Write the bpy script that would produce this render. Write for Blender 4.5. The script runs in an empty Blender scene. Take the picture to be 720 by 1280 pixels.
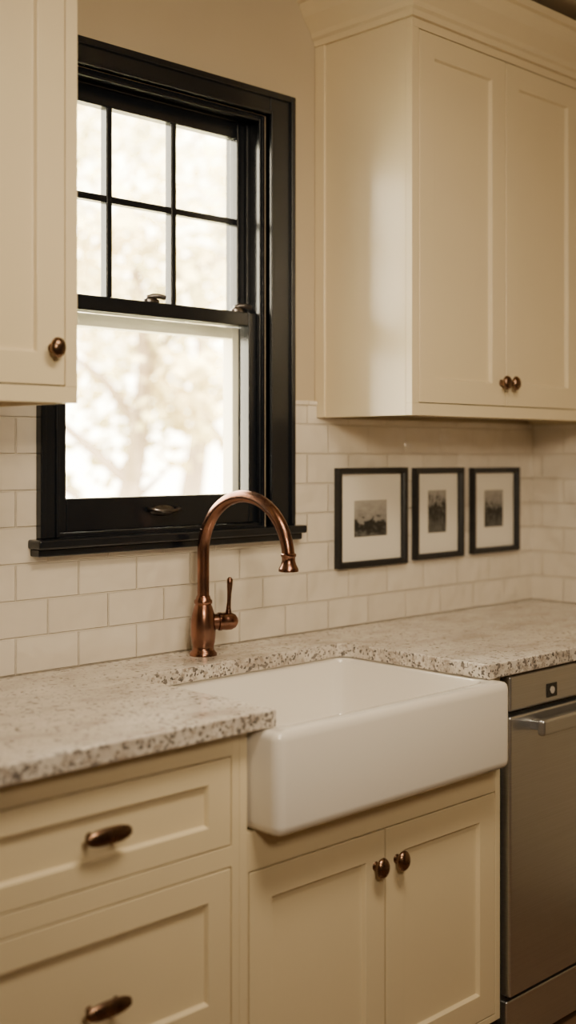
import bpy, bmesh, math, random
from mathutils import Vector, Matrix
random.seed(7)
scene = bpy.context.scene
COL = scene.collection

# ------------------------------------------------------------------ materials
def new_mat(name):
    m = bpy.data.materials.new(name); m.use_nodes = True
    nt = m.node_tree
    b = nt.nodes['Principled BSDF']
    return m, nt, b

def N(nt, t, **kw):
    n = nt.nodes.new(t)
    for k, v in kw.items():
        setattr(n, k, v)
    return n

def ramp(nt, pts):
    r = N(nt, 'ShaderNodeValToRGB')
    el = r.color_ramp.elements
    while len(el) < len(pts): el.new(0.5)
    for e, (p, c) in zip(el, pts):
        e.position = p; e.color = (*c, 1) if len(c) == 3 else c
    return r

def objco(nt):
    return N(nt, 'ShaderNodeTexCoord').outputs['Object']

def paint(name, col, rough=0.4, var=0.06, bump=0.02, coat=0.0, scale=3.0):
    m, nt, b = new_mat(name)
    co = objco(nt)
    n = N(nt, 'ShaderNodeTexNoise'); n.inputs['Scale'].default_value = scale; n.inputs['Detail'].default_value = 4
    nt.links.new(co, n.inputs['Vector'])
    c2 = tuple(x * (1 - var) for x in col)
    r = ramp(nt, [(0.3, c2), (0.7, col)])
    nt.links.new(n.outputs['Fac'], r.inputs['Fac'])
    nt.links.new(r.outputs['Color'], b.inputs['Base Color'])
    b.inputs['Roughness'].default_value = rough
    n2 = N(nt, 'ShaderNodeTexNoise'); n2.inputs['Scale'].default_value = 180; n2.inputs['Detail'].default_value = 2
    nt.links.new(co, n2.inputs['Vector'])
    bp = N(nt, 'ShaderNodeBump'); bp.inputs['Strength'].default_value = bump; bp.inputs['Distance'].default_value = 0.002
    nt.links.new(n2.outputs['Fac'], bp.inputs['Height'])
    nt.links.new(bp.outputs['Normal'], b.inputs['Normal'])
    b.inputs['Coat Weight'].default_value = coat
    b.inputs['Coat Roughness'].default_value = 0.16
    return m

M_cab = paint('cream_cabinet_paint', (0.785, 0.668, 0.452), 0.33, 0.04, 0.03, 0.45)
M_gap = paint('cabinet_interior_dark', (0.10, 0.07, 0.045), 0.8, 0.1, 0.0)
M_wall = paint('wall_paint', (0.56, 0.47, 0.33), 0.75, 0.05, 0.08)
M_wall2 = paint('bounce_cut_wall_paint', (0.26, 0.205, 0.14), 0.75, 0.05, 0.08)  # dark tone made up for the unseen left and front walls, cuts bounce fill
M_ceil = paint('ceiling_paint', (0.58, 0.49, 0.36), 0.8, 0.03, 0.05)
M_black = paint('black_window_paint', (0.006, 0.008, 0.012), 0.26, 0.1, 0.02, 0.1)
M_extcream = paint('exterior_cream_trim', (0.80, 0.76, 0.66), 0.5, 0.05, 0.02)
M_porc = paint('white_fireclay', (0.86, 0.82, 0.76), 0.09, 0.015, 0.0, 0.9, 1.5)
M_frame = paint('black_frame_lacquer', (0.007, 0.007, 0.008), 0.35, 0.1, 0.02)
M_mat = paint('picture_mat_board', (0.82, 0.77, 0.68), 0.8, 0.02, 0.03)
M_plastic = paint('dark_plastic', (0.02, 0.018, 0.016), 0.4, 0.1, 0.0)
M_pale = paint('pale_label', (0.55, 0.5, 0.45), 0.4, 0.05, 0.0)

def metal(name, col, dark, rough, scale=25, r2=None):
    m, nt, b = new_mat(name)
    co = objco(nt)
    n = N(nt, 'ShaderNodeTexNoise'); n.inputs['Scale'].default_value = scale; n.inputs['Detail'].default_value = 5
    nt.links.new(co, n.inputs['Vector'])
    r = ramp(nt, [(0.35, dark), (0.65, col)])
    nt.links.new(n.outputs['Fac'], r.inputs['Fac'])
    nt.links.new(r.outputs['Color'], b.inputs['Base Color'])
    b.inputs['Metallic'].default_value = 1.0
    mr = N(nt, 'ShaderNodeMapRange'); mr.inputs['To Min'].default_value = rough * 1.25; mr.inputs['To Max'].default_value = rough * 0.8
    nt.links.new(n.outputs['Fac'], mr.inputs['Value'])
    nt.links.new(mr.outputs['Result'], b.inputs['Roughness'])
    return m
M_copper = metal('aged_copper', (0.32, 0.155, 0.105), (0.16, 0.085, 0.06), 0.25, 18)
M_bronze = metal('oil_rubbed_bronze', (0.30, 0.18, 0.115), (0.13, 0.08, 0.055), 0.27, 40)
M_pewter = metal('dark_hardware', (0.24, 0.22, 0.21), (0.11, 0.10, 0.095), 0.3, 40)

def steel():
    m, nt, b = new_mat('brushed_stainless')
    co = objco(nt)
    mp = N(nt, 'ShaderNodeMapping'); mp.inputs['Scale'].default_value = (2, 2, 400)
    nt.links.new(co, mp.inputs['Vector'])
    n = N(nt, 'ShaderNodeTexNoise'); n.inputs['Scale'].default_value = 1.5; n.inputs['Detail'].default_value = 3
    nt.links.new(mp.outputs['Vector'], n.inputs['Vector'])
    r = ramp(nt, [(0.3, (0.60, 0.61, 0.63)), (0.7, (0.68, 0.69, 0.71))])
    nt.links.new(n.outputs['Fac'], r.inputs['Fac'])
    nt.links.new(r.outputs['Color'], b.inputs['Base Color'])
    b.inputs['Metallic'].default_value = 1; b.inputs['Roughness'].default_value = 0.33
    return m
M_steel = steel()

def granite(name, edge):
    m, nt, b = new_mat(name)
    co = objco(nt)
    n1 = N(nt, 'ShaderNodeTexNoise'); n1.inputs['Scale'].default_value = 7; n1.inputs['Detail'].default_value = 7; n1.inputs['Roughness'].default_value = 0.7
    mp = N(nt, 'ShaderNodeMapping'); mp.inputs['Scale'].default_value = (1, 1.8, 1.5); mp.inputs['Rotation'].default_value = (0, 0, 0.5)
    nt.links.new(co, mp.inputs['Vector']); nt.links.new(mp.outputs[0], n1.inputs['Vector'])
    r1 = ramp(nt, [(0.34, (0.50, 0.435, 0.375)), (0.5, (0.70, 0.64, 0.57)), (0.66, (0.82, 0.77, 0.71))])
    nt.links.new(n1.outputs['Fac'], r1.inputs['Fac'])
    n2 = N(nt, 'ShaderNodeTexNoise'); n2.inputs['Scale'].default_value = 70 if edge else 85; n2.inputs['Detail'].default_value = 7; n2.inputs['Roughness'].default_value = 0.75
    nt.links.new(co, n2.inputs['Vector'])
    r3 = ramp(nt, [(0.48 if edge else 0.53, (0, 0, 0)), (0.60 if edge else 0.70, (1, 1, 1))])
    nt.links.new(n2.outputs['Fac'], r3.inputs['Fac'])
    mx = N(nt, 'ShaderNodeMix', data_type='RGBA')
    nt.links.new(r3.outputs['Color'], mx.inputs[0]); nt.links.new(r1.outputs['Color'], mx.inputs[6])
    mx.inputs[7].default_value = (0.36, 0.29, 0.235, 1) if edge else (0.41, 0.345, 0.295, 1)
    # flecks of two sizes
    last = mx.outputs[2]
    for sc, t, colr in ((130, 0.11 if edge else 0.035, (0.20, 0.17, 0.15, 1)), (230, 0.10 if edge else 0.05, (0.10, 0.085, 0.075, 1) if edge else (0.22, 0.19, 0.17, 1))):
        v = N(nt, 'ShaderNodeTexVoronoi'); v.inputs['Scale'].default_value = sc
        nt.links.new(co, v.inputs['Vector'])
        sp = N(nt, 'ShaderNodeSeparateColor'); nt.links.new(v.outputs['Color'], sp.inputs['Color'])
        r2 = ramp(nt, [(0.0, (1, 1, 1)), (t, (0, 0, 0))]); r2.color_ramp.interpolation = 'CONSTANT'
        nt.links.new(sp.outputs['Red'], r2.inputs['Fac'])
        mx2 = N(nt, 'ShaderNodeMix', data_type='RGBA')
        nt.links.new(r2.outputs['Color'], mx2.inputs[0]); nt.links.new(last, mx2.inputs[6])
        mx2.inputs[7].default_value = colr
        last = mx2.outputs[2]
    nt.links.new(last, b.inputs['Base Color'])
    b.inputs['Roughness'].default_value = 0.45 if edge else 0.15
    bp = N(nt, 'ShaderNodeBump'); bp.inputs['Strength'].default_value = 0.7 if edge else 0.05; bp.inputs['Distance'].default_value = 0.004
    nt.links.new(n2.outputs['Fac'], bp.inputs['Height']); nt.links.new(bp.outputs['Normal'], b.inputs['Normal'])
    return m
M_granite = granite('polished_granite', False); M_granite_edge = granite('chiselled_granite_edge', True)

def tile(name, axis):
    m, nt, b = new_mat(name)
    co = objco(nt)
    s = N(nt, 'ShaderNodeSeparateXYZ'); nt.links.new(co, s.inputs[0])
    c = N(nt, 'ShaderNodeCombineXYZ')
    ax = N(nt, 'ShaderNodeMath', operation='ADD'); ax.inputs[1].default_value = 10 * 0.156 - 1.411 % 0.156 + (0.0 if axis == 'X' else 0.05)
    az = N(nt, 'ShaderNodeMath', operation='ADD'); az.inputs[1].default_value = -0.91 + 20 * 0.0765
    nt.links.new(s.outputs[axis], ax.inputs[0]); nt.links.new(s.outputs['Z'], az.inputs[0])
    nt.links.new(ax.outputs[0], c.inputs[0]); nt.links.new(az.outputs[0], c.inputs[1])
    br = N(nt, 'ShaderNodeTexBrick'); br.offset = 0.5; br.offset_frequency = 2
    br.inputs['Scale'].default_value = 1.0
    br.inputs['Brick Width'].default_value = 0.156; br.inputs['Row Height'].default_value = 0.0765
    br.inputs['Mortar Size'].default_value = 0.0026; br.inputs['Mortar Smooth'].default_value = 0.7
    br.inputs['Bias'].default_value = -0.2
    br.inputs['Color1'].default_value = (0.79, 0.72, 0.62, 1); br.inputs['Color2'].default_value = (0.75, 0.675, 0.57, 1)
    br.inputs['Mortar'].default_value = (0.78, 0.70, 0.585, 1)
    nt.links.new(c.outputs[0], br.inputs['Vector'])
    nt.links.new(br.outputs['Color'], b.inputs['Base Color'])
    n = N(nt, 'ShaderNodeTexNoise'); n.inputs['Scale'].default_value = 16; n.inputs['Detail'].default_value = 1
    nt.links.new(co, n.inputs['Vector'])
    bp0 = N(nt, 'ShaderNodeBump'); bp0.inputs['Strength'].default_value = 1.0; bp0.inputs['Distance'].default_value = 0.012
    nt.links.new(n.outputs['Fac'], bp0.inputs['Height'])
    bp = N(nt, 'ShaderNodeBump', invert=True); bp.inputs['Strength'].default_value = 1.0; bp.inputs['Distance'].default_value = 0.0035
    nt.links.new(br.outputs['Fac'], bp.inputs['Height']); nt.links.new(bp0.outputs['Normal'], bp.inputs['Normal'])
    nt.links.new(bp.outputs['Normal'], b.inputs['Normal'])
    b.inputs['Roughness'].default_value = 0.08
    b.inputs['Coat Weight'].default_value = 1.0; b.inputs['Coat Roughness'].default_value = 0.04
    return m
M_tile = tile('subway_tile', 'X'); M_tileR = tile('subway_tile_side', 'Y')

def wood_floor():
    m, nt, b = new_mat('oak_floor')
    co = objco(nt)
    br = N(nt, 'ShaderNodeTexBrick'); br.inputs['Scale'].default_value = 1; br.inputs['Brick Width'].default_value = 1.1; br.inputs['Row Height'].default_value = 0.09
    br.inputs['Mortar Size'].default_value = 0.0015
    br.inputs['Color1'].default_value = (0.16, 0.09, 0.05, 1); br.inputs['Color2'].default_value = (0.20, 0.12, 0.065, 1); br.inputs['Mortar'].default_value = (0.05, 0.03, 0.02, 1)
    nt.links.new(co, br.inputs['Vector']); nt.links.new(br.outputs['Color'], b.inputs['Base Color'])
    b.inputs['Roughness'].default_value = 0.35
    return m
M_floor = wood_floor()

def glass():
    m = bpy.data.materials.new('window_glass'); m.use_nodes = True
    nt = m.node_tree; nt.nodes.clear()
    o = N(nt, 'ShaderNodeOutputMaterial'); t = N(nt, 'ShaderNodeBsdfTransparent'); g = N(nt, 'ShaderNodeBsdfGlossy')
    t.inputs['Color'].default_value = (0.97, 0.97, 0.95, 1); g.inputs['Roughness'].default_value = 0.02
    f = N(nt, 'ShaderNodeFresnel'); f.inputs['IOR'].default_value = 1.3
    mx = N(nt, 'ShaderNodeMixShader')
    nt.links.new(f.outputs[0], mx.inputs[0]); nt.links.new(t.outputs[0], mx.inputs[1]); nt.links.new(g.outputs[0], mx.inputs[2])
    nt.links.new(mx.outputs[0], o.inputs['Surface'])
    return m
M_glass = glass()

def photo_mat(seed, horizon, sx=1.0, amp=1.3, sky=0.24):
    m, nt, b = new_mat('bw_print')
    tc = N(nt, 'ShaderNodeTexCoord')
    s = N(nt, 'ShaderNodeSeparateXYZ'); nt.links.new(tc.outputs['Generated'], s.inputs[0])
    n = N(nt, 'ShaderNodeTexNoise'); n.inputs['Scale'].default_value = 5; n.inputs['Detail'].default_value = 6; n.inputs['Roughness'].default_value = 0.65
    mp = N(nt, 'ShaderNodeMapping'); mp.inputs['Location'].default_value = (seed, 0, seed * 2); mp.inputs['Scale'].default_value = (sx, 1, 1); nt.links.new(tc.outputs['Generated'], mp.inputs['Vector'])
    nt.links.new(mp.outputs[0], n.inputs['Vector'])
    a = N(nt, 'ShaderNodeMath', operation='MULTIPLY_ADD'); a.inputs[1].default_value = amp; a.inputs[2].default_value = -amp/2
    nt.links.new(n.outputs['Fac'], a.inputs[0])
    ad = N(nt, 'ShaderNodeMath', operation='ADD'); nt.links.new(a.outputs[0], ad.inputs[0]); nt.links.new(s.outputs['Z'], ad.inputs[1])
    r = ramp(nt, [(0.0, (sky*.4, sky*.38, sky*.34)), (max(horizon - 0.22, 0.02), (0.02, 0.019, 0.017)), (horizon, (0.008, 0.007, 0.006)), (horizon + 0.06, (sky*.7, sky*.66, sky*.6)), (1.0, (sky*1.2, sky*1.12, sky))])
    nt.links.new(ad.outputs[0], r.inputs['Fac']); nt.links.new(r.outputs['Color'], b.inputs['Base Color'])
    b.inputs['Roughness'].default_value = 0.5
    return m

def leafmat():
    m, nt, b = new_mat('sunlit_leaves')
    n = N(nt, 'ShaderNodeTexNoise'); n.inputs['Scale'].default_value = 1.2
    nt.links.new(objco(nt), n.inputs['Vector'])
    r = ramp(nt, [(0.35, (0.42, 0.38, 0.18)), (0.65, (0.70, 0.60, 0.36))])
    nt.links.new(n.outputs['Fac'], r.inputs['Fac']); nt.links.new(r.outputs['Color'], b.inputs['Base Color'])
    b.inputs['Roughness'].default_value = 0.6
    return m
M_leaf = leafmat()
M_bark = paint('tree_bark', (0.30, 0.23, 0.17), 0.9, 0.3, 0.5, 0, 9)
M_grass = paint('pale_lawn', (0.62, 0.60, 0.42), 0.9, 0.3, 0.3, 0, 2)

# ------------------------------------------------------------------ helpers
def empty(name, loc=(0, 0, 0)):
    e = bpy.data.objects.new(name, None); e.location = loc; COL.objects.link(e); return e

def finish(name, bm, mat, parent=None, bevel=0, smooth=False, seg=2, loc=None):
    me = bpy.data.meshes.new(name)
    bmesh.ops.recalc_face_normals(bm, faces=bm.faces)
    if smooth:
        for f in bm.faces: f.smooth = True
    bm.to_mesh(me); bm.free()
    ob = bpy.data.objects.new(name, me); COL.objects.link(ob)
    for mm in (mat if isinstance(mat, list) else [mat]): me.materials.append(mm)
    if loc: ob.location = loc
    if parent:
        ob.parent = parent
        ob.matrix_parent_inverse = Matrix.Translation(parent.location).inverted()
    if bevel:
        md = ob.modifiers.new('bevel', 'BEVEL'); md.width = bevel; md.segments = seg; md.limit_method = 'ANGLE'; md.angle_limit = math.radians(40)
        for p in me.polygons: p.use_smooth = True
        md.harden_normals = True
    return ob

def add_box(bm, x0, x1, y0, y1, z0, z1):
    vs = [bm.verts.new(p) for p in [(x0,y0,z0),(x1,y0,z0),(x1,y1,z0),(x0,y1,z0),(x0,y0,z1),(x1,y0,z1),(x1,y1,z1),(x0,y1,z1)]]
    for f in [(0,1,2,3),(4,5,6,7),(0,1,5,4),(1,2,6,5),(2,3,7,6),(3,0,4,7)]:
        bm.faces.new([vs[i] for i in f])

def boxes(name, lst, mat, parent=None, bevel=0, seg=2):
    bm = bmesh.new()
    for b in lst: add_box(bm, *b)
    return finish(name, bm, mat, parent, bevel, seg=seg)

def lathe(name, prof, mat, parent=None, axis=Vector((0,0,1)), origin=(0,0,0), seg=40, sx=1.0, sy=1.0):
    """profile (r,h) revolved around axis"""
    bm = bmesh.new(); rings = []
    q = Vector((0,0,1)).rotation_difference(axis.normalized())
    o = Vector(origin)
    for r, h in prof:
        if r < 1e-6:
            rings.append([bm.verts.new(o + q @ Vector((0, 0, h)))])
        else:
            rings.append([bm.verts.new(o + q @ Vector((r*sx*math.cos(2*math.pi*i/seg), r*sy*math.sin(2*math.pi*i/seg), h))) for i in range(seg)])
    for A, B in zip(rings, rings[1:]):
        for i in range(seg):
            j = (i+1) % seg
            if len(A) == 1 and len(B) == 1: continue
            if len(A) == 1: bm.faces.new([A[0], B[i], B[j]])
            elif len(B) == 1: bm.faces.new([A[i], A[j], B[0]])
            else: bm.faces.new([A[i], A[j], B[j], B[i]])
    for R in (rings[0], rings[-1]):
        if len(R) > 2: bm.faces.new(R)
    ob = finish(name, bm, mat, parent, 0, True)
    md = ob.modifiers.new('es', 'EDGE_SPLIT'); md.split_angle = math.radians(50)
    return ob

def tube(name, pts, rad, mat, parent=None, seg=24):
    pts = [Vector(p) for p in pts]
    rads = rad if isinstance(rad, list) else [rad]*len(pts)
    bm = bmesh.new(); rings = []
    up = None
    for i, p in enumerate(pts):
        t = (pts[min(i+1, len(pts)-1)] - pts[max(i-1, 0)]).normalized()
        if up is None:
            up = t.orthogonal().normalized()
        up = (up - t*up.dot(t)).normalized(); sd = t.cross(up)
        rings.append([bm.verts.new(p + (up*math.cos(2*math.pi*k/seg) + sd*math.sin(2*math.pi*k/seg))*rads[i]) for k in range(seg)])
    for A, B in zip(rings, rings[1:]):
        for k in range(seg): bm.faces.new([A[k], A[(k+1)%seg], B[(k+1)%seg], B[k]])
    bm.faces.new(rings[0]); bm.faces.new(rings[-1])
    ob = finish(name, bm, mat, parent, 0, True)
    md = ob.modifiers.new('es', 'EDGE_SPLIT'); md.split_angle = math.radians(50)
    return ob

def shaker(name, x0, x1, z0, z1, yf, parent, st=0.056, rail=None, depth=0.02):
    rail = rail or st
    bm = bmesh.new()
    def rect(ix, iz, y): return [bm.verts.new(p) for p in [(x0+ix, y, z0+iz), (x1-ix, y, z0+iz), (x1-ix, y, z1-iz), (x0+ix, y, z1-iz)]]
    back = rect(0, 0, yf+depth); front = rect(0, 0, yf); i1 = rect(st, rail, yf); i2 = rect(st+0.004, rail+0.004, yf+0.009)
    for A, B in ((back, front), (front, i1), (i1, i2)):
        for k in range(4): bm.faces.new([A[k], A[(k+1)%4], B[(k+1)%4], B[k]])
    bm.faces.new(back); bm.faces.new(i2)
    return finish(name, bm, M_cab, parent, 0.0014)

def oval_knob(name, x, z, yf, parent, w=0.034, h=0.042):
    o = (x, yf, z)
    lathe(name + '_stem', [(0.010, 0.0), (0.008, 0.003), (0.006, 0.008), (0.006, 0.014)], M_bronze, parent, Vector((0,-1,0)), o, 24)
    pr = [(0.30,0.011),(0.6,0.0125),(0.88,0.0155),(1.0,0.019),(0.95,0.0225),(0.75,0.0265),(0.45,0.029),(0.0,0.030)]
    bm = bmesh.new(); rings = []; seg = 32
    for r, d in [(0.0, 0.011)] + pr:
        if r == 0: rings.append([bm.verts.new((x, yf-d, z))])
        else: rings.append([bm.verts.new((x + w/2*r*math.cos(2*math.pi*i/seg), yf-d, z + h/2*r*math.sin(2*math.pi*i/seg))) for i in range(seg)])
    for A, B in zip(rings, rings[1:]):
        for i in range(seg):
            j = (i+1) % seg
            if len(A) == 1: bm.faces.new([A[0], B[i], B[j]])
            elif len(B) == 1: bm.faces.new([A[i], A[j], B[0]])
            else: bm.faces.new([A[i], A[j], B[j], B[i]])
    finish(name + '_head', bm, M_bronze, parent, 0, True)

# ------------------------------------------------------------------ key dims
XL, XR = -1.2, 3.21      # room x extents
YF = -4.2                # room front wall
CH = 2.585               # ceiling
CT, CB = 0.91, 0.877     # counter top / bottom
WX0, WX1, WZ0, WZ1 = 1.43, 2.050, 1.19, 2.212    # window opening

# ------------------------------------------------------------------ room
boxes('floor', [(XL-.15, XR+.15, YF-.15, 0.15, -0.1, 0)], M_floor)
boxes('ceiling', [(XL-.15, XR+.15, YF-.15, 0.15, CH, CH+0.1)], M_ceil)
boxes('wall_back', [(XL, WX0, 0, 0.14, 0, CH), (WX1, XR, 0, 0.14, 0, CH), (WX0, WX1, 0, 0.14, 0, WZ0), (WX0, WX1, 0, 0.14, WZ1, CH)], M_wall)
boxes('wall_right', [(XR, XR+.15, YF, 0.14, 0, CH)], M_wall)
boxes('wall_left', [(XL-.15, XL, YF, 0.14, 0, CH)], M_wall2)
boxes('wall_front', [(XL-.15, XR+.15, YF-.15, YF, 0, CH)], M_wall2)
boxes('wall_tile_back', [(-0.5, 1.273, -0.009, 0, CT, 1.462), (1.273, 1.382, -0.009, 0, CT, 1.494), (2.132, 2.225, -0.009, 0, CT, 1.494), (2.225, XR-0.009, -0.009, 0, CT, 1.462), (1.382, 2.132, -0.009, 0, CT, 1.156)], M_tile)
boxes('wall_tile_right', [(XR-0.009, XR, -0.62, 0, CT, 1.46)], M_tileR)
boxes('trim_1', [(2.134, 2.225, -0.014, 0, 1.494, 1.506)], M_tile, bevel=0.003)

# ------------------------------------------------------------------ window
W = empty('window_1', (1.742, 0, 1.7))
def frame_boxes(x0, x1, z0, z1, wx, wz, y0, y1, bottom=True, wxr=None):
    wxr = wxr or wx
    l = [(x0, x0+wx, y0, y1, z0, z1), (x1-wxr, x1, y0, y1, z0, z1), (x0+wx, x1-wxr, y0, y1, z1-wz, z1)]
    if bottom: l.append((x0+wx, x1-wxr, y0, y1, z0, z0+wz))
    return l
boxes('casing', frame_boxes(1.386, 2.126, 1.19, 2.262, 0.044, 0.050, -0.020, 0.0, False, 0.076), M_black, W, 0.003)
boxes('casing_backband', frame_boxes(1.382, 2.132, 1.19, 2.270, 0.015, 0.016, -0.028, 0.0, False), M_black, W, 0.003)
boxes('casing_bead', frame_boxes(1.422, 2.060, 1.19, 2.222, 0.010, 0.010, -0.025, 0.0, False), M_black, W, 0.003)
boxes('jamb', frame_boxes(WX0, WX1, WZ0, WZ1, 0.008, 0.008, 0.0, 0.139), M_black, W, 0.001)
boxes('jamb_stop', frame_boxes(WX0+.008, WX1-.008, WZ0+.008, WZ1-.008, 0.010, 0.008, 0.000, 0.012, False), M_black, W, 0.002)
boxes('parting_stop', frame_boxes(WX0+.008, WX1-.008, 1.19, WZ1-.008, 0.010, 0.008, 0.047, 0.055, False), M_black, W, 0.002)
boxes('stool', [(1.362, 2.146, -0.055, 0.012, 1.170, 1.190)], M_black, W, 0.005, 3)
boxes('apron', [(1.368, 2.140, -0.042, 0.0, 1.154, 1.170)], M_black, W, 0.003)
ls0, ls1 = WX0+0.010, WX1-0.010
boxes('lower_sash', [(ls0, ls0+0.032, 0.013, 0.046, 1.199, 1.72), (ls1-0.032, ls1, 0.013, 0.046, 1.199, 1.72),
                     (ls0+.032, ls1-.032, 0.013, 0.046, 1.199, 1.272), (ls0+.032, ls1-.032, 0.013, 0.046, 1.686, 1.72)], M_black, W, 0.003)
boxes('lower_glass', [(ls0+.03, ls1-.03, 0.030, 0.033, 1.27, 1.69)], M_glass, W)
boxes('upper_sash', [(ls0, ls0+0.03, 0.056, 0.086, 1.69, 2.203), (ls1-0.032, ls1, 0.056, 0.086, 1.69, 2.203),
                     (ls0+.03, ls1-.032, 0.056, 0.086, 1.69, 1.722), (ls0+.03, ls1-.032, 0.056, 0.086, 2.158, 2.203)], M_black, W, 0.003)
boxes('muntins', [(1.611, 1.627, 0.058, 0.084, 1.72, 2.16), (1.799, 1.815, 0.058, 0.084, 1.72, 2.16),
                  (ls0+.03, ls1-.03, 0.059, 0.083, 1.942, 1.958)], M_black, W, 0.003)
boxes('upper_glass', [(ls0+.028, ls1-.03, 0.070, 0.073, 1.72, 2.16)], M_glass, W)
boxes('storm_frame', frame_boxes(WX0+.008, WX1-.009, 1.2, 1.69, 0.022, 0.030, 0.088, 0.125), M_extcream, W, 0.002)
for k, xx in enumerate((1.715, 1.985)):
    lathe('lock_base_%d' % (k+1), [(0.018, 0), (0.018, 0.006), (0.012, 0.010), (0.010, 0.016), (0.0, 0.018)], M_pewter, W, Vector((0,0,1)), (xx, 0.028, 1.72), 24, 1.2, 0.7)
    tube('lock_lever_%d' % (k+1), [(xx-0.012, 0.030, 1.731), (xx, 0.024, 1.735), (xx+0.012, 0.016, 1.735), (xx+0.028, 0.012, 1.732)], [0.005, 0.006, 0.006, 0.006], M_pewter, W, 12)
lathe('lift_plate', [(0.0, 0), (0.030, 0.0), (0.030, 0.002), (0.026, 0.004), (0.0, 0.004)], M_pewter, W, Vector((0,-1,0)), (1.735, 0.013, 1.238), 32, 1.2, 0.42)
tube('lift_handle', [(1.693, 0.010, 1.243), (1.697, -0.004, 1.242), (1.715, -0.012, 1.238), (1.755, -0.012, 1.238), (1.773, -0.004, 1.242), (1.777, 0.010, 1.243)], 0.0048, M_pewter, W, 12)

# ------------------------------------------------------------------ upper cabinets
def upper_cabinet(name, x0, x1, zb, zt, doors, knobs, left_end=True, right_end=False):
    E = empty(name, ((x0+x1)/2, -0.16, zb))
    yf = -0.322
    boxes('carcass', [(x0, x0+0.018, yf+0.02, -0.001, zb, zt), (x1-0.018, x1, yf+0.02, -0.001, zb, zt),
                      (x0+.018, x1-.018, yf+0.02, -0.001, zb+0.012, zb+0.03), (x0+.018, x1-.018, yf+0.02, -0.001, zt-0.018, zt)], M_cab, E, 0.001)
    boxes('interior', [(x0+0.019, x1-0.019, yf+0.022, -0.02, zb+0.031, zt-0.019)], M_gap, E)
    xs = [x0] + [v for d in doors for v in d] + [x1]
    z0, z1 = zb+0.030, zt-0.022
    fr = [(x0, x1, yf, yf+0.02, zb, z0), (x0, x1, yf, yf+0.02, z1, zt)]
    for i in range(0, len(xs), 2):
        if xs[i+1]-xs[i] > 0.008: fr.append((xs[i], xs[i+1], yf, yf+0.02, z0, z1))
    boxes('face_frame', fr, M_cab, E, 0.001)
    for i, (a, b) in enumerate(doors):
        g = 0.0022
        shaker('door_%d' % (i+1), a+g, b-g, z0+g, z1-g, yf-0.0005, E, 0.058)
    for i, (kx, kz) in enumerate(knobs): oval_knob('knob_%d' % (i+1), kx, kz, yf, E, 0.032, 0.038)
    base = zt
    prof = [(0.0, 0.0), (0.010, 0.0), (0.012, 0.014), (0.020, 0.020), (0.022, 0.032), (0.034, 0.046), (0.052, 0.066), (0.062, 0.086), (0.064, 0.098), (0.074, 0.102), (0.076, 0.120), (0.0, 0.120)]
    bm = bmesh.new()
    secs = []
    for k in range(4):
        sec = []
        for o, h in prof:
            ol = o if left_end else 0.0; orr = o if right_end else 0.0
            p = [(x0-ol, -0.001, base+h), (x0-ol, yf-o, base+h), (x1+orr, yf-o, base+h), (x1+orr, -0.001, base+h)][k]
            sec.append(bm.verts.new(p))
        secs.append(sec)
    n = len(prof)
    for A, B in zip(secs, secs[1:]):
        for i in range(n): bm.faces.new([A[i], A[(i+1)%n], B[(i+1)%n], B[i]])
    bm.faces.new(secs[0]); bm.faces.new(secs[-1])
    finish('crown_moulding', bm, M_cab, E)
    return E
ZB, ZT = 1.463, 2.425
UR = upper_cabinet('upper_cabinet', 2.234, 3.208, ZB, ZT, [(2.260, 2.617), (2.617, 2.974), (2.999, 3.185)], [(2.597, 1.555), (2.637, 1.555), (3.02, 1.555)])
boxes('side_scribe', [(2.226, 2.234, -0.035, -0.001, ZB, ZT)], M_cab, UR, 0.002)
UL = upper_cabinet('upper_cabinet', 0.35, 1.272, ZB, ZT, [(0.376, 0.811), (0.811, 1.246)], [(0.785, 1.562), (1.217, 1.562)], True, True)

# ------------------------------------------------------------------ base cabinets
yb = -0.585
def base_shell(E, x0, x1, top=CB-0.001, hole=None):
    boxes('carcass', [(x0, x0+0.016, yb+0.02, -0.002, 0.10, top), (x1-0.016, x1, yb+0.02, -0.002, 0.10, top),
                      (x0+.016, x1-.016, yb+0.02, -0.002, 0.10, 0.118), (x0+.016, x1-.016, -0.012, -0.002, 0.118, top),
                      (x0, x1, yb+0.07, yb+0.085, 0.0, 0.10)], M_cab, E, 0.0)
DB = empty('drawer_base_cabinet', (1.15, -0.3, 0))
base_shell(DB, 0.86, 1.438)
boxes('face_frame', [(0.86, 0.888, yb, yb+.02, 0.10, CB-.001), (1.420, 1.438, yb, yb+.02, 0.10, CB-.001),
                     (0.888, 1.420, yb, yb+.02, 0.832, CB-.001), (0.888, 1.420, yb, yb+.02, 0.635, 0.672),
                     (0.888, 1.420, yb, yb+.02, 0.325, 0.352), (0.888, 1.420, yb, yb+.02, 0.10, 0.125)], M_cab, DB, 0.001)
boxes('interior', [(0.878, 1.42, yb+.021, -0.02, 0.12, CB-.003)], M_gap, DB)
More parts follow.
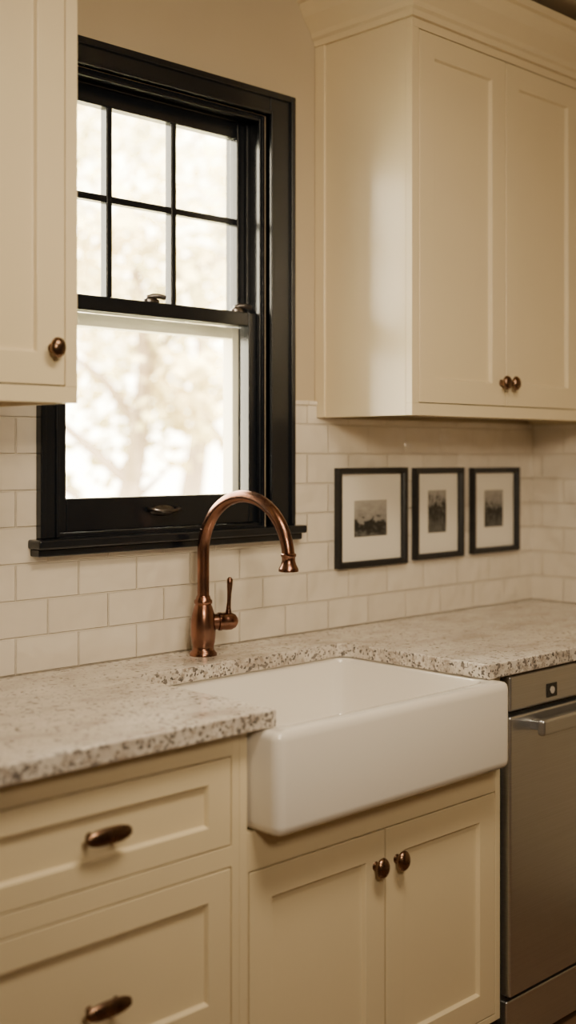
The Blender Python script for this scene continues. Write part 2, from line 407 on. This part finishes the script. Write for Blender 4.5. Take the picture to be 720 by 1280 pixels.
def cup_pull(name, x, z, yf, parent):
    for s in (-1, 1):
        lathe('%s_post_%s' % (name, 'l' if s < 0 else 'r'), [(0.007, 0), (0.005, 0.004), (0.005, 0.016)], M_bronze, parent, Vector((0,-1,0)), (x+s*0.026, yf, z), 16)
    bm = bmesh.new(); seg = 28; rings = []
    L = 0.047
    for i in range(21):
        t = -1 + 2*i/20
        r = 0.0145*math.sqrt(max(0, 1-abs(t)**2.6))
        cx = x + L*t
        if i in (0, 20): rings.append([bm.verts.new((cx, yf-0.018, z))])
        else: rings.append([bm.verts.new((cx, yf-0.020+0.62*r*math.cos(2*math.pi*k/seg), z+r*math.sin(2*math.pi*k/seg))) for k in range(seg)])
    for A, B in zip(rings, rings[1:]):
        for k in range(seg):
            j = (k+1)%seg
            if len(A) == 1: bm.faces.new([A[0], B[k], B[j]])
            elif len(B) == 1: bm.faces.new([A[k], A[j], B[0]])
            else: bm.faces.new([A[k], A[j], B[j], B[k]])
    finish(name, bm, M_bronze, parent, 0, True)
g = 0.0025
for i, (z0, z1) in enumerate([(0.672, 0.832), (0.352, 0.635), (0.125, 0.325)]):
    shaker('drawer_%d' % (i+1), 0.888+g, 1.420-g, z0+g, z1-g, yb-.0005, DB, 0.052, 0.040 if i == 0 else 0.05)
    cup_pull('pull_%d' % (i+1), 1.140, (z0+z1)/2+0.004 if i != 1 else 0.478, yb, DB)

SB = empty('sink_base_cabinet', (1.83, -0.3, 0))
boxes('carcass', [(1.439, 1.455, yb+0.02, -0.002, 0.10, 0.686), (2.209, 2.225, yb+0.02, -0.002, 0.10, 0.686),
                  (1.455, 2.209, yb+0.02, -0.002, 0.10, 0.118), (1.439, 2.225, yb+0.07, yb+0.085, 0.0, 0.10)], M_cab, SB)
boxes('interior', [(1.456, 2.208, yb+.021, -0.02, 0.12, 0.675)], M_gap, SB)
boxes('face_frame', [(1.4385, 1.457, yb, yb+.02, 0.10, CB-.001), (1.457, 1.460, yb, yb+.02, 0.10, 0.686), (2.209, 2.226, yb, yb+.02, 0.10, CB-.001),
                     (1.460, 2.209, yb, yb+.02, 0.614, 0.686), (1.460, 2.209, yb, yb+.02, 0.10, 0.115),
                     (2.172, 2.209, yb, yb+.02, 0.686, CB-.001)], M_cab, SB, 0.001)
for i, (a, b) in enumerate([(1.460, 1.8345), (1.8345, 2.209)]):
    shaker('door_%d' % (i+1), a+g, b-g, 0.115+g, 0.614-g, yb-.0005, SB, 0.056)
oval_knob('knob_1', 1.805, 0.543, yb, SB, 0.036, 0.042)
oval_knob('knob_2', 1.869, 0.543, yb, SB, 0.036, 0.042)

LB = empty('base_cabinet', (0.4, -0.3, 0))
base_shell(LB, -0.30, 0.859)
boxes('face_frame', [(-0.30, -0.27, yb, yb+.02, 0.10, CB-.001), (0.835, 0.859, yb, yb+.02, 0.10, CB-.001), (-0.27, 0.835, yb, yb+.02, 0.832, CB-.001), (-0.27, 0.835, yb, yb+.02, 0.10, 0.125)], M_cab, LB, 0.001)
boxes('interior', [(-0.28, 0.842, yb+.021, -0.02, 0.12, CB-.003)], M_gap, LB)
for i, (a, b) in enumerate([(-0.27, 0.2825), (0.2825, 0.835)]):
    shaker('door_%d' % (i+1), a+g, b-g, 0.125+g, 0.832-g, yb-.0005, LB, 0.056)
oval_knob('knob_1', 0.255, 0.76, yb, LB, 0.036, 0.040); oval_knob('knob_2', 0.31, 0.76, yb, LB, 0.036, 0.040)

RB = empty('base_cabinet', (3.02, -0.3, 0))
base_shell(RB, 2.845, 3.208)
boxes('face_frame', [(2.845, 2.87, yb, yb+.02, 0.10, CB-.001), (3.18, 3.208, yb, yb+.02, 0.10, CB-.001), (2.87, 3.18, yb, yb+.02, 0.832, CB-.001), (2.87, 3.18, yb, yb+.02, 0.10, 0.125)], M_cab, RB, 0.001)
boxes('interior', [(2.862, 3.19, yb+.021, -0.02, 0.12, CB-.003)], M_gap, RB)
shaker('door_1', 2.87+g, 3.18-g, 0.125+g, 0.832-g, yb-.0005, RB, 0.056)
oval_knob('knob_1', 2.90, 0.76, yb, RB, 0.036, 0.040)

# ------------------------------------------------------------------ countertop
def countertop():
    bm = bmesh.new()
    yf = -0.622; cx0, cx1, cy = 1.496, 2.135, -0.188; r = 0.03
    pts = [(-0.33, -0.0095), (-0.33, yf)]
    pts += [(cx0, yf)]
    for k in range(7):
        a = math.pi - k*math.pi/12
        pts.append((cx0 + r + r*math.cos(a), cy - r + r*math.sin(a)))
    for k in range(7):
        a = math.pi/2 - k*math.pi/12
        pts.append((cx1 - r + r*math.cos(a), cy - r + r*math.sin(a)))
    pts += [(cx1, yf), (XR-0.0095, yf), (XR-0.0095, -0.0095)]
    a = [bm.verts.new((x, y, CB)) for x, y in pts]; b = [bm.verts.new((x, y, CT)) for x, y in pts]
    n = len(pts); bm.faces.new(a); bm.faces.new(b)
    for i in range(n):
        f = bm.faces.new([a[i], a[(i+1)%n], b[(i+1)%n], b[i]]); f.material_index = 1
    return finish('granite_countertop', bm, [M_granite, M_granite_edge], None, 0.004, seg=3)
countertop()

# ------------------------------------------------------------------ farmhouse sink
def rrect(x0, x1, y0, y1, r, n=8):
    out = []
    for (cx, cy, a0) in [(x1-r, y1-r, 0), (x0+r, y1-r, 90), (x0+r, y0+r, 180), (x1-r, y0+r, 270)]:
        for k in range(n+1):
            a = math.radians(a0 + 90*k/n); out.append((cx+r*math.cos(a), cy+r*math.sin(a)))
    return out
def sink():
    bm = bmesh.new()
    X0, X1, Y0, Y1 = 1.463, 2.166, -0.660, -0.150
    T, B = CB-0.001, 0.688
    R = 0.022
    def outer(ins, z, r): return [(p[0], p[1], z) for p in rrect(X0+ins, X1-ins, Y0+ins, Y1-ins, max(r-ins, 0.004))]
    loops = [outer(0.018, B, R+.01), outer(0.008, B+0.003, R), outer(0.002, B+0.010, R), outer(0.0, B+0.020, R),
             outer(0, T-0.018, R), outer(0.0008, T-0.012, R), outer(0.003, T-0.006, R), outer(0.007, T-0.002, R), outer(0.014, T, R+.01)]
    ix0, ix1, iy0, iy1 = X0+0.033, X1-0.03, Y0+0.045, Y1-0.03
    def inner(ins, z, r): return [(p[0], p[1], z) for p in rrect(ix0+ins, ix1-ins, iy0+ins, iy1-ins, r)]
    loops += [inner(-0.010, T, 0.05), inner(-0.004, T-0.002, 0.05), inner(-0.001, T-0.006, 0.05), inner(0, T-0.012, 0.05),
              inner(0.008, 0.745, 0.05), inner(0.014, 0.725, 0.05), inner(0.028, 0.712, 0.05), inner(0.05, 0.708, 0.04), inner(0.2, 0.705, 0.02)]
    vs = [[bm.verts.new(p) for p in L] for L in loops]
    n = len(vs[0])
    for A, C in zip(vs, vs[1:]):
        for i in range(n): bm.faces.new([A[i], A[(i+1)%n], C[(i+1)%n], C[i]])
    bm.faces.new(vs[0]); bm.faces.new(vs[-1])
    return finish('farmhouse_sink', bm, M_porc, None, 0, True)
S = sink()
lathe('drain', [(0.0, 0.0), (0.042, 0.0), (0.042, 0.003), (0.034, 0.003), (0.03, 0.001), (0, 0.001)], M_pewter, S, Vector((0,0,1)), (1.81, -0.39, 0.706), 32)

# ------------------------------------------------------------------ faucet
FX, FY = 1.774, -0.088
F = empty('kitchen_faucet', (FX, FY, CT))
lathe('body', [(r*0.93, h) for r, h in [(0.0, 0), (0.034, 0), (0.034, 0.005), (0.030, 0.010), (0.0265, 0.014), (0.0265, 0.022), (0.0285, 0.030), (0.0305, 0.045), (0.031, 0.060),
               (0.0305, 0.078), (0.028, 0.094), (0.0235, 0.108), (0.020, 0.116), (0.0225, 0.119), (0.0225, 0.125), (0.0185, 0.129), (0.0165, 0.136), (0.0, 0.136)]],
      M_copper, F, Vector((0,0,1)), (FX, FY, CT), 48)
dv = Vector((0.04, -1.0, 0)).normalized()
R = 0.134; zc = 1.142
pts = [Vector((FX, FY, CT+0.125)), Vector((FX, FY, CT+0.17)), Vector((FX, FY, zc-0.02))]
for k in range(0, 41):
    a = math.pi - math.pi*1.0*k/40
    pts.append(Vector((FX, FY, zc)) + dv*(R + R*math.cos(a)) + Vector((0,0,R*math.sin(a))))
e = pts[-1]
tube('gooseneck', pts, 0.0138, M_copper, F, 28)
lathe('spout_tip', [(0.0140, -0.012), (0.0165, -0.010), (0.0165, -0.005), (0.0145, -0.003), (0.0145, 0.004), (0.0165, 0.012), (0.0205, 0.020), (0.0215, 0.022), (0.0215, 0.027), (0.018, 0.028), (0.016, 0.024), (0.0, 0.024)],
      M_copper, F, Vector((0,0,-1)), (e.x, e.y, e.z+0.004), 32)
hd = Vector((0.90, -0.43, 0)).normalized()
ho = Vector((FX, FY, CT+0.075))
lathe('valve_hub', [(0.018, 0.015), (0.018, 0.034), (0.021, 0.036), (0.021, 0.042), (0.0195, 0.044), (0.0205, 0.054), (0.020, 0.066), (0.015, 0.076), (0.008, 0.081), (0.0, 0.082)], M_copper, F, hd, ho, 32)
hb = ho + hd*0.060
tube('lever', [hb+Vector((0,0,0.010)), hb+Vector((0,0,0.03)), hb+Vector((0,0,0.045))+hd*0.001, hb+Vector((0,0,0.065))+hd*0.002, hb+Vector((0,0,0.085))+hd*0.003, hb+Vector((0,0,0.096))+hd*0.003, hb+Vector((0,0,0.101))+hd*0.003],
     [0.0085, 0.0055, 0.0045, 0.0052, 0.0068, 0.0070, 0.003], M_copper, F, 20)

# ------------------------------------------------------------------ framed photos
def picture(x0, x1, z0, z1, pw, ph, pz, seed, hor, sx=1.0, amp=1.3, sky=0.24):
    E = empty('framed_photograph', ((x0+x1)/2, -0.01, (z0+z1)/2))
    y0, y1 = -0.030, -0.0095
    w = 0.0165
    bm = bmesh.new()
    def rect(i, y): return [bm.verts.new(p) for p in [(x0+i, y, z0+i), (x1-i, y, z0+i), (x1-i, y, z1-i), (x0+i, y, z1-i)]]
    L = [rect(0, y1), rect(0, y0), rect(w*0.7, y0+0.001), rect(w, y0+0.006), rect(w, y1)]
    for A, B in zip(L, L[1:]+L[:1]):
        for k in range(4): bm.faces.new([A[k], A[(k+1)%4], B[(k+1)%4], B[k]])
    finish('frame', bm, M_frame, E, 0.001)
    cx, cz = (x0+x1)/2, (z0+z1)/2 + pz
    a, b, c, d = cx-pw/2, cx+pw/2, cz-ph/2, cz+ph/2
    boxes('mat', [(x0+w, a, y1-.006, y1, z0+w, z1-w), (b, x1-w, y1-.006, y1, z0+w, z1-w), (a, b, y1-.006, y1, z0+w, c), (a, b, y1-.006, y1, d, z1-w)], M_mat, E)
    boxes('print', [(a, b, y1-.0035, y1, c, d)], photo_mat(seed, hor, sx, amp, sky), E)
picture(2.290, 2.568, 1.066, 1.332, 0.135, 0.098, -0.004, 1.3, 0.40, 0.8, 1.3, 0.36)
picture(2.606, 2.824, 1.070, 1.330, 0.086, 0.122, 0.004, 4.1, 0.68, 1.6, 2.1, 0.30)
picture(2.870, 3.104, 1.072, 1.328, 0.098, 0.112, 0.004, 7.7, 0.52, 1.8, 1.9, 0.30)

# ------------------------------------------------------------------ dishwasher
D = empty('dishwasher', (2.54, -0.3, 0))
dx0, dx1, dy = 2.244, 2.838, -0.600
boxes('tub', [(2.229, 2.843, yb+.01, -0.02, 0.02, 0.868)], M_plastic, D)
boxes('control_panel', [(dx0, dx1, dy, yb+.03, 0.787, 0.868)], M_steel, D, 0.006, 3)
boxes('door', [(dx0, dx1, dy, yb+.03, 0.142, 0.776)], M_steel, D, 0.006, 3)
boxes('kick_plate', [(dx0, dx1, dy+0.01, yb+.03, 0.02, 0.130)], M_steel, D, 0.004)
boxes('handle_bar', [(dx0+0.065, dx1-0.065, dy-0.046, dy-0.026, 0.728, 0.766)], M_steel, D, 0.008, 4)
boxes('handle_posts', [(dx0+0.08, dx0+0.105, dy-0.030, dy+0.002, 0.736, 0.758), (dx1-0.105, dx1-0.08, dy-0.030, dy+0.002, 0.736, 0.758)], M_steel, D, 0.003)
boxes('badge', [(2.388, 2.430, dy-0.002, dy+0.001, 0.800, 0.832)], M_plastic, D, 0.001)
lathe('badge_ring', [(0.005, 0), (0.0085, 0), (0.0085, 0.0015), (0.005, 0.0015)], M_pale, D, Vector((0,-1,0)), (2.409, dy-0.002, 0.816), 24)
lathe('badge_dot', [(0.003, 0), (0.003, 0.001), (0, 0.001)], M_pale, D, Vector((0,-1,0)), (2.409, dy-0.002, 0.816), 16)

# ------------------------------------------------------------------ outside
boxes('lawn_ground', [(-12, 30, 0.3, 34, -0.7, -0.6)], M_grass)
def tree(x, y, h, spread, nleaf, tr=0.14):
    E = empty('garden_tree', (x, y, -0.6))
    pts = []; rad = []
    for i in range(9):
        t = i/8; pts.append((x+0.25*math.sin(t*3+x), y+0.15*math.cos(t*4), -0.6+h*0.75*t)); rad.append(tr*(1-0.7*t))
    tube('trunk', pts, rad, M_bark, E, 12)
    for k in range(7):
        a = random.uniform(0, 6.28); b0 = Vector(pts[3+k % 5]); L = spread*random.uniform(0.6, 1.0)
        bp = [b0, b0+Vector((math.cos(a)*L*.4, math.sin(a)*L*.4, L*.35)), b0+Vector((math.cos(a)*L, math.sin(a)*L, L*.6))]
        tube('branch_%d' % (k+1), bp, [tr*.4, tr*.25, tr*.08], M_bark, E, 8)
    bm = bmesh.new()
    cl = [(x+random.gauss(0, spread*.5), y+random.gauss(0, spread*.5), -0.6+h*random.uniform(0.42, 1.05), random.uniform(.35, .8)) for _ in range(26)]
    for _ in range(nleaf):
        c = random.choice(cl); d = Vector((random.gauss(0,1), random.gauss(0,1), random.gauss(0,1))).normalized()*c[3]*random.random()**.4
        p = Vector(c[:3])+d; s = random.uniform(.05, .11)
        u = Vector((random.gauss(0,1), random.gauss(0,1), random.gauss(0,1))).normalized(); v = u.orthogonal().normalized()
        bm.faces.new([bm.verts.new(p+u*s), bm.verts.new(p+v*s*.6), bm.verts.new(p-u*s), bm.verts.new(p-v*s*.6)])
    finish('foliage', bm, M_leaf, E)
tree(5.6, 5.6, 4.6, 1.5, 2800)
tree(9.5, 8.0, 6.0, 2.2, 3500, 0.2)
tree(6.2, 10.5, 6.5, 2.2, 3500, 0.2)
tree(12.5, 13.0, 7.0, 3.0, 4000, 0.25)

# ------------------------------------------------------------------ light
world = bpy.data.worlds.new('World'); scene.world = world; world.use_nodes = True
wnt = world.node_tree; bg = wnt.nodes['Background']
bg.inputs['Color'].default_value = (1.0, 0.90, 0.70, 1); bg.inputs['Strength'].default_value = 25.0

def area(name, loc, target, sx, sy, power, col, portal=False, spread=180):
    l = bpy.data.lights.new(name, 'AREA'); l.shape = 'RECTANGLE'; l.size = sx; l.size_y = sy; l.energy = power; l.color = col
    l.spread = math.radians(spread)
    o = bpy.data.objects.new(name, l); COL.objects.link(o); o.location = loc
    o.rotation_euler = (Vector(target)-Vector(loc)).to_track_quat('-Z', 'Y').to_euler()
    if portal: l.cycles.is_portal = True
    return o
area('window_portal', (1.742, 0.16, 1.7), (1.742, -1, 1.7), 0.7, 1.1, 10, (1, 1, 1), True)
area('ceiling_light', (1.3, -1.5, 2.55), (1.5, -0.9, 0), 0.8, 0.5, 25, (1.0, 0.82, 0.58), False, 140)
area('room_lamp', (0.1, -2.9, 2.25), (2.3, -0.3, 1.75), 0.5, 0.5, 10, (1.0, 0.80, 0.54), False, 70)
s = bpy.data.lights.new('sun', 'SUN'); s.energy = 22; s.angle = 0.02; s.color = (1, 0.93, 0.8)
so = bpy.data.objects.new('sun', s); COL.objects.link(so); so.rotation_euler = Vector((0.5, 0.8, -0.9)).to_track_quat('-Z', 'Y').to_euler()

# ------------------------------------------------------------------ camera
cam = bpy.data.cameras.new('camera'); co = bpy.data.objects.new('camera', cam); COL.objects.link(co)
co.location = (0, -2.185, 1.37)
co.rotation_euler = (math.radians(90), 0, math.radians(-44.27))
cam.sensor_fit = 'VERTICAL'; cam.sensor_height = 36; cam.lens = 1500/1280*36
cam.shift_y = -73/1280
cam.clip_start = 0.05
cam.dof.use_dof = True; cam.dof.focus_distance = 2.62; cam.dof.aperture_fstop = 1.6
scene.camera = co
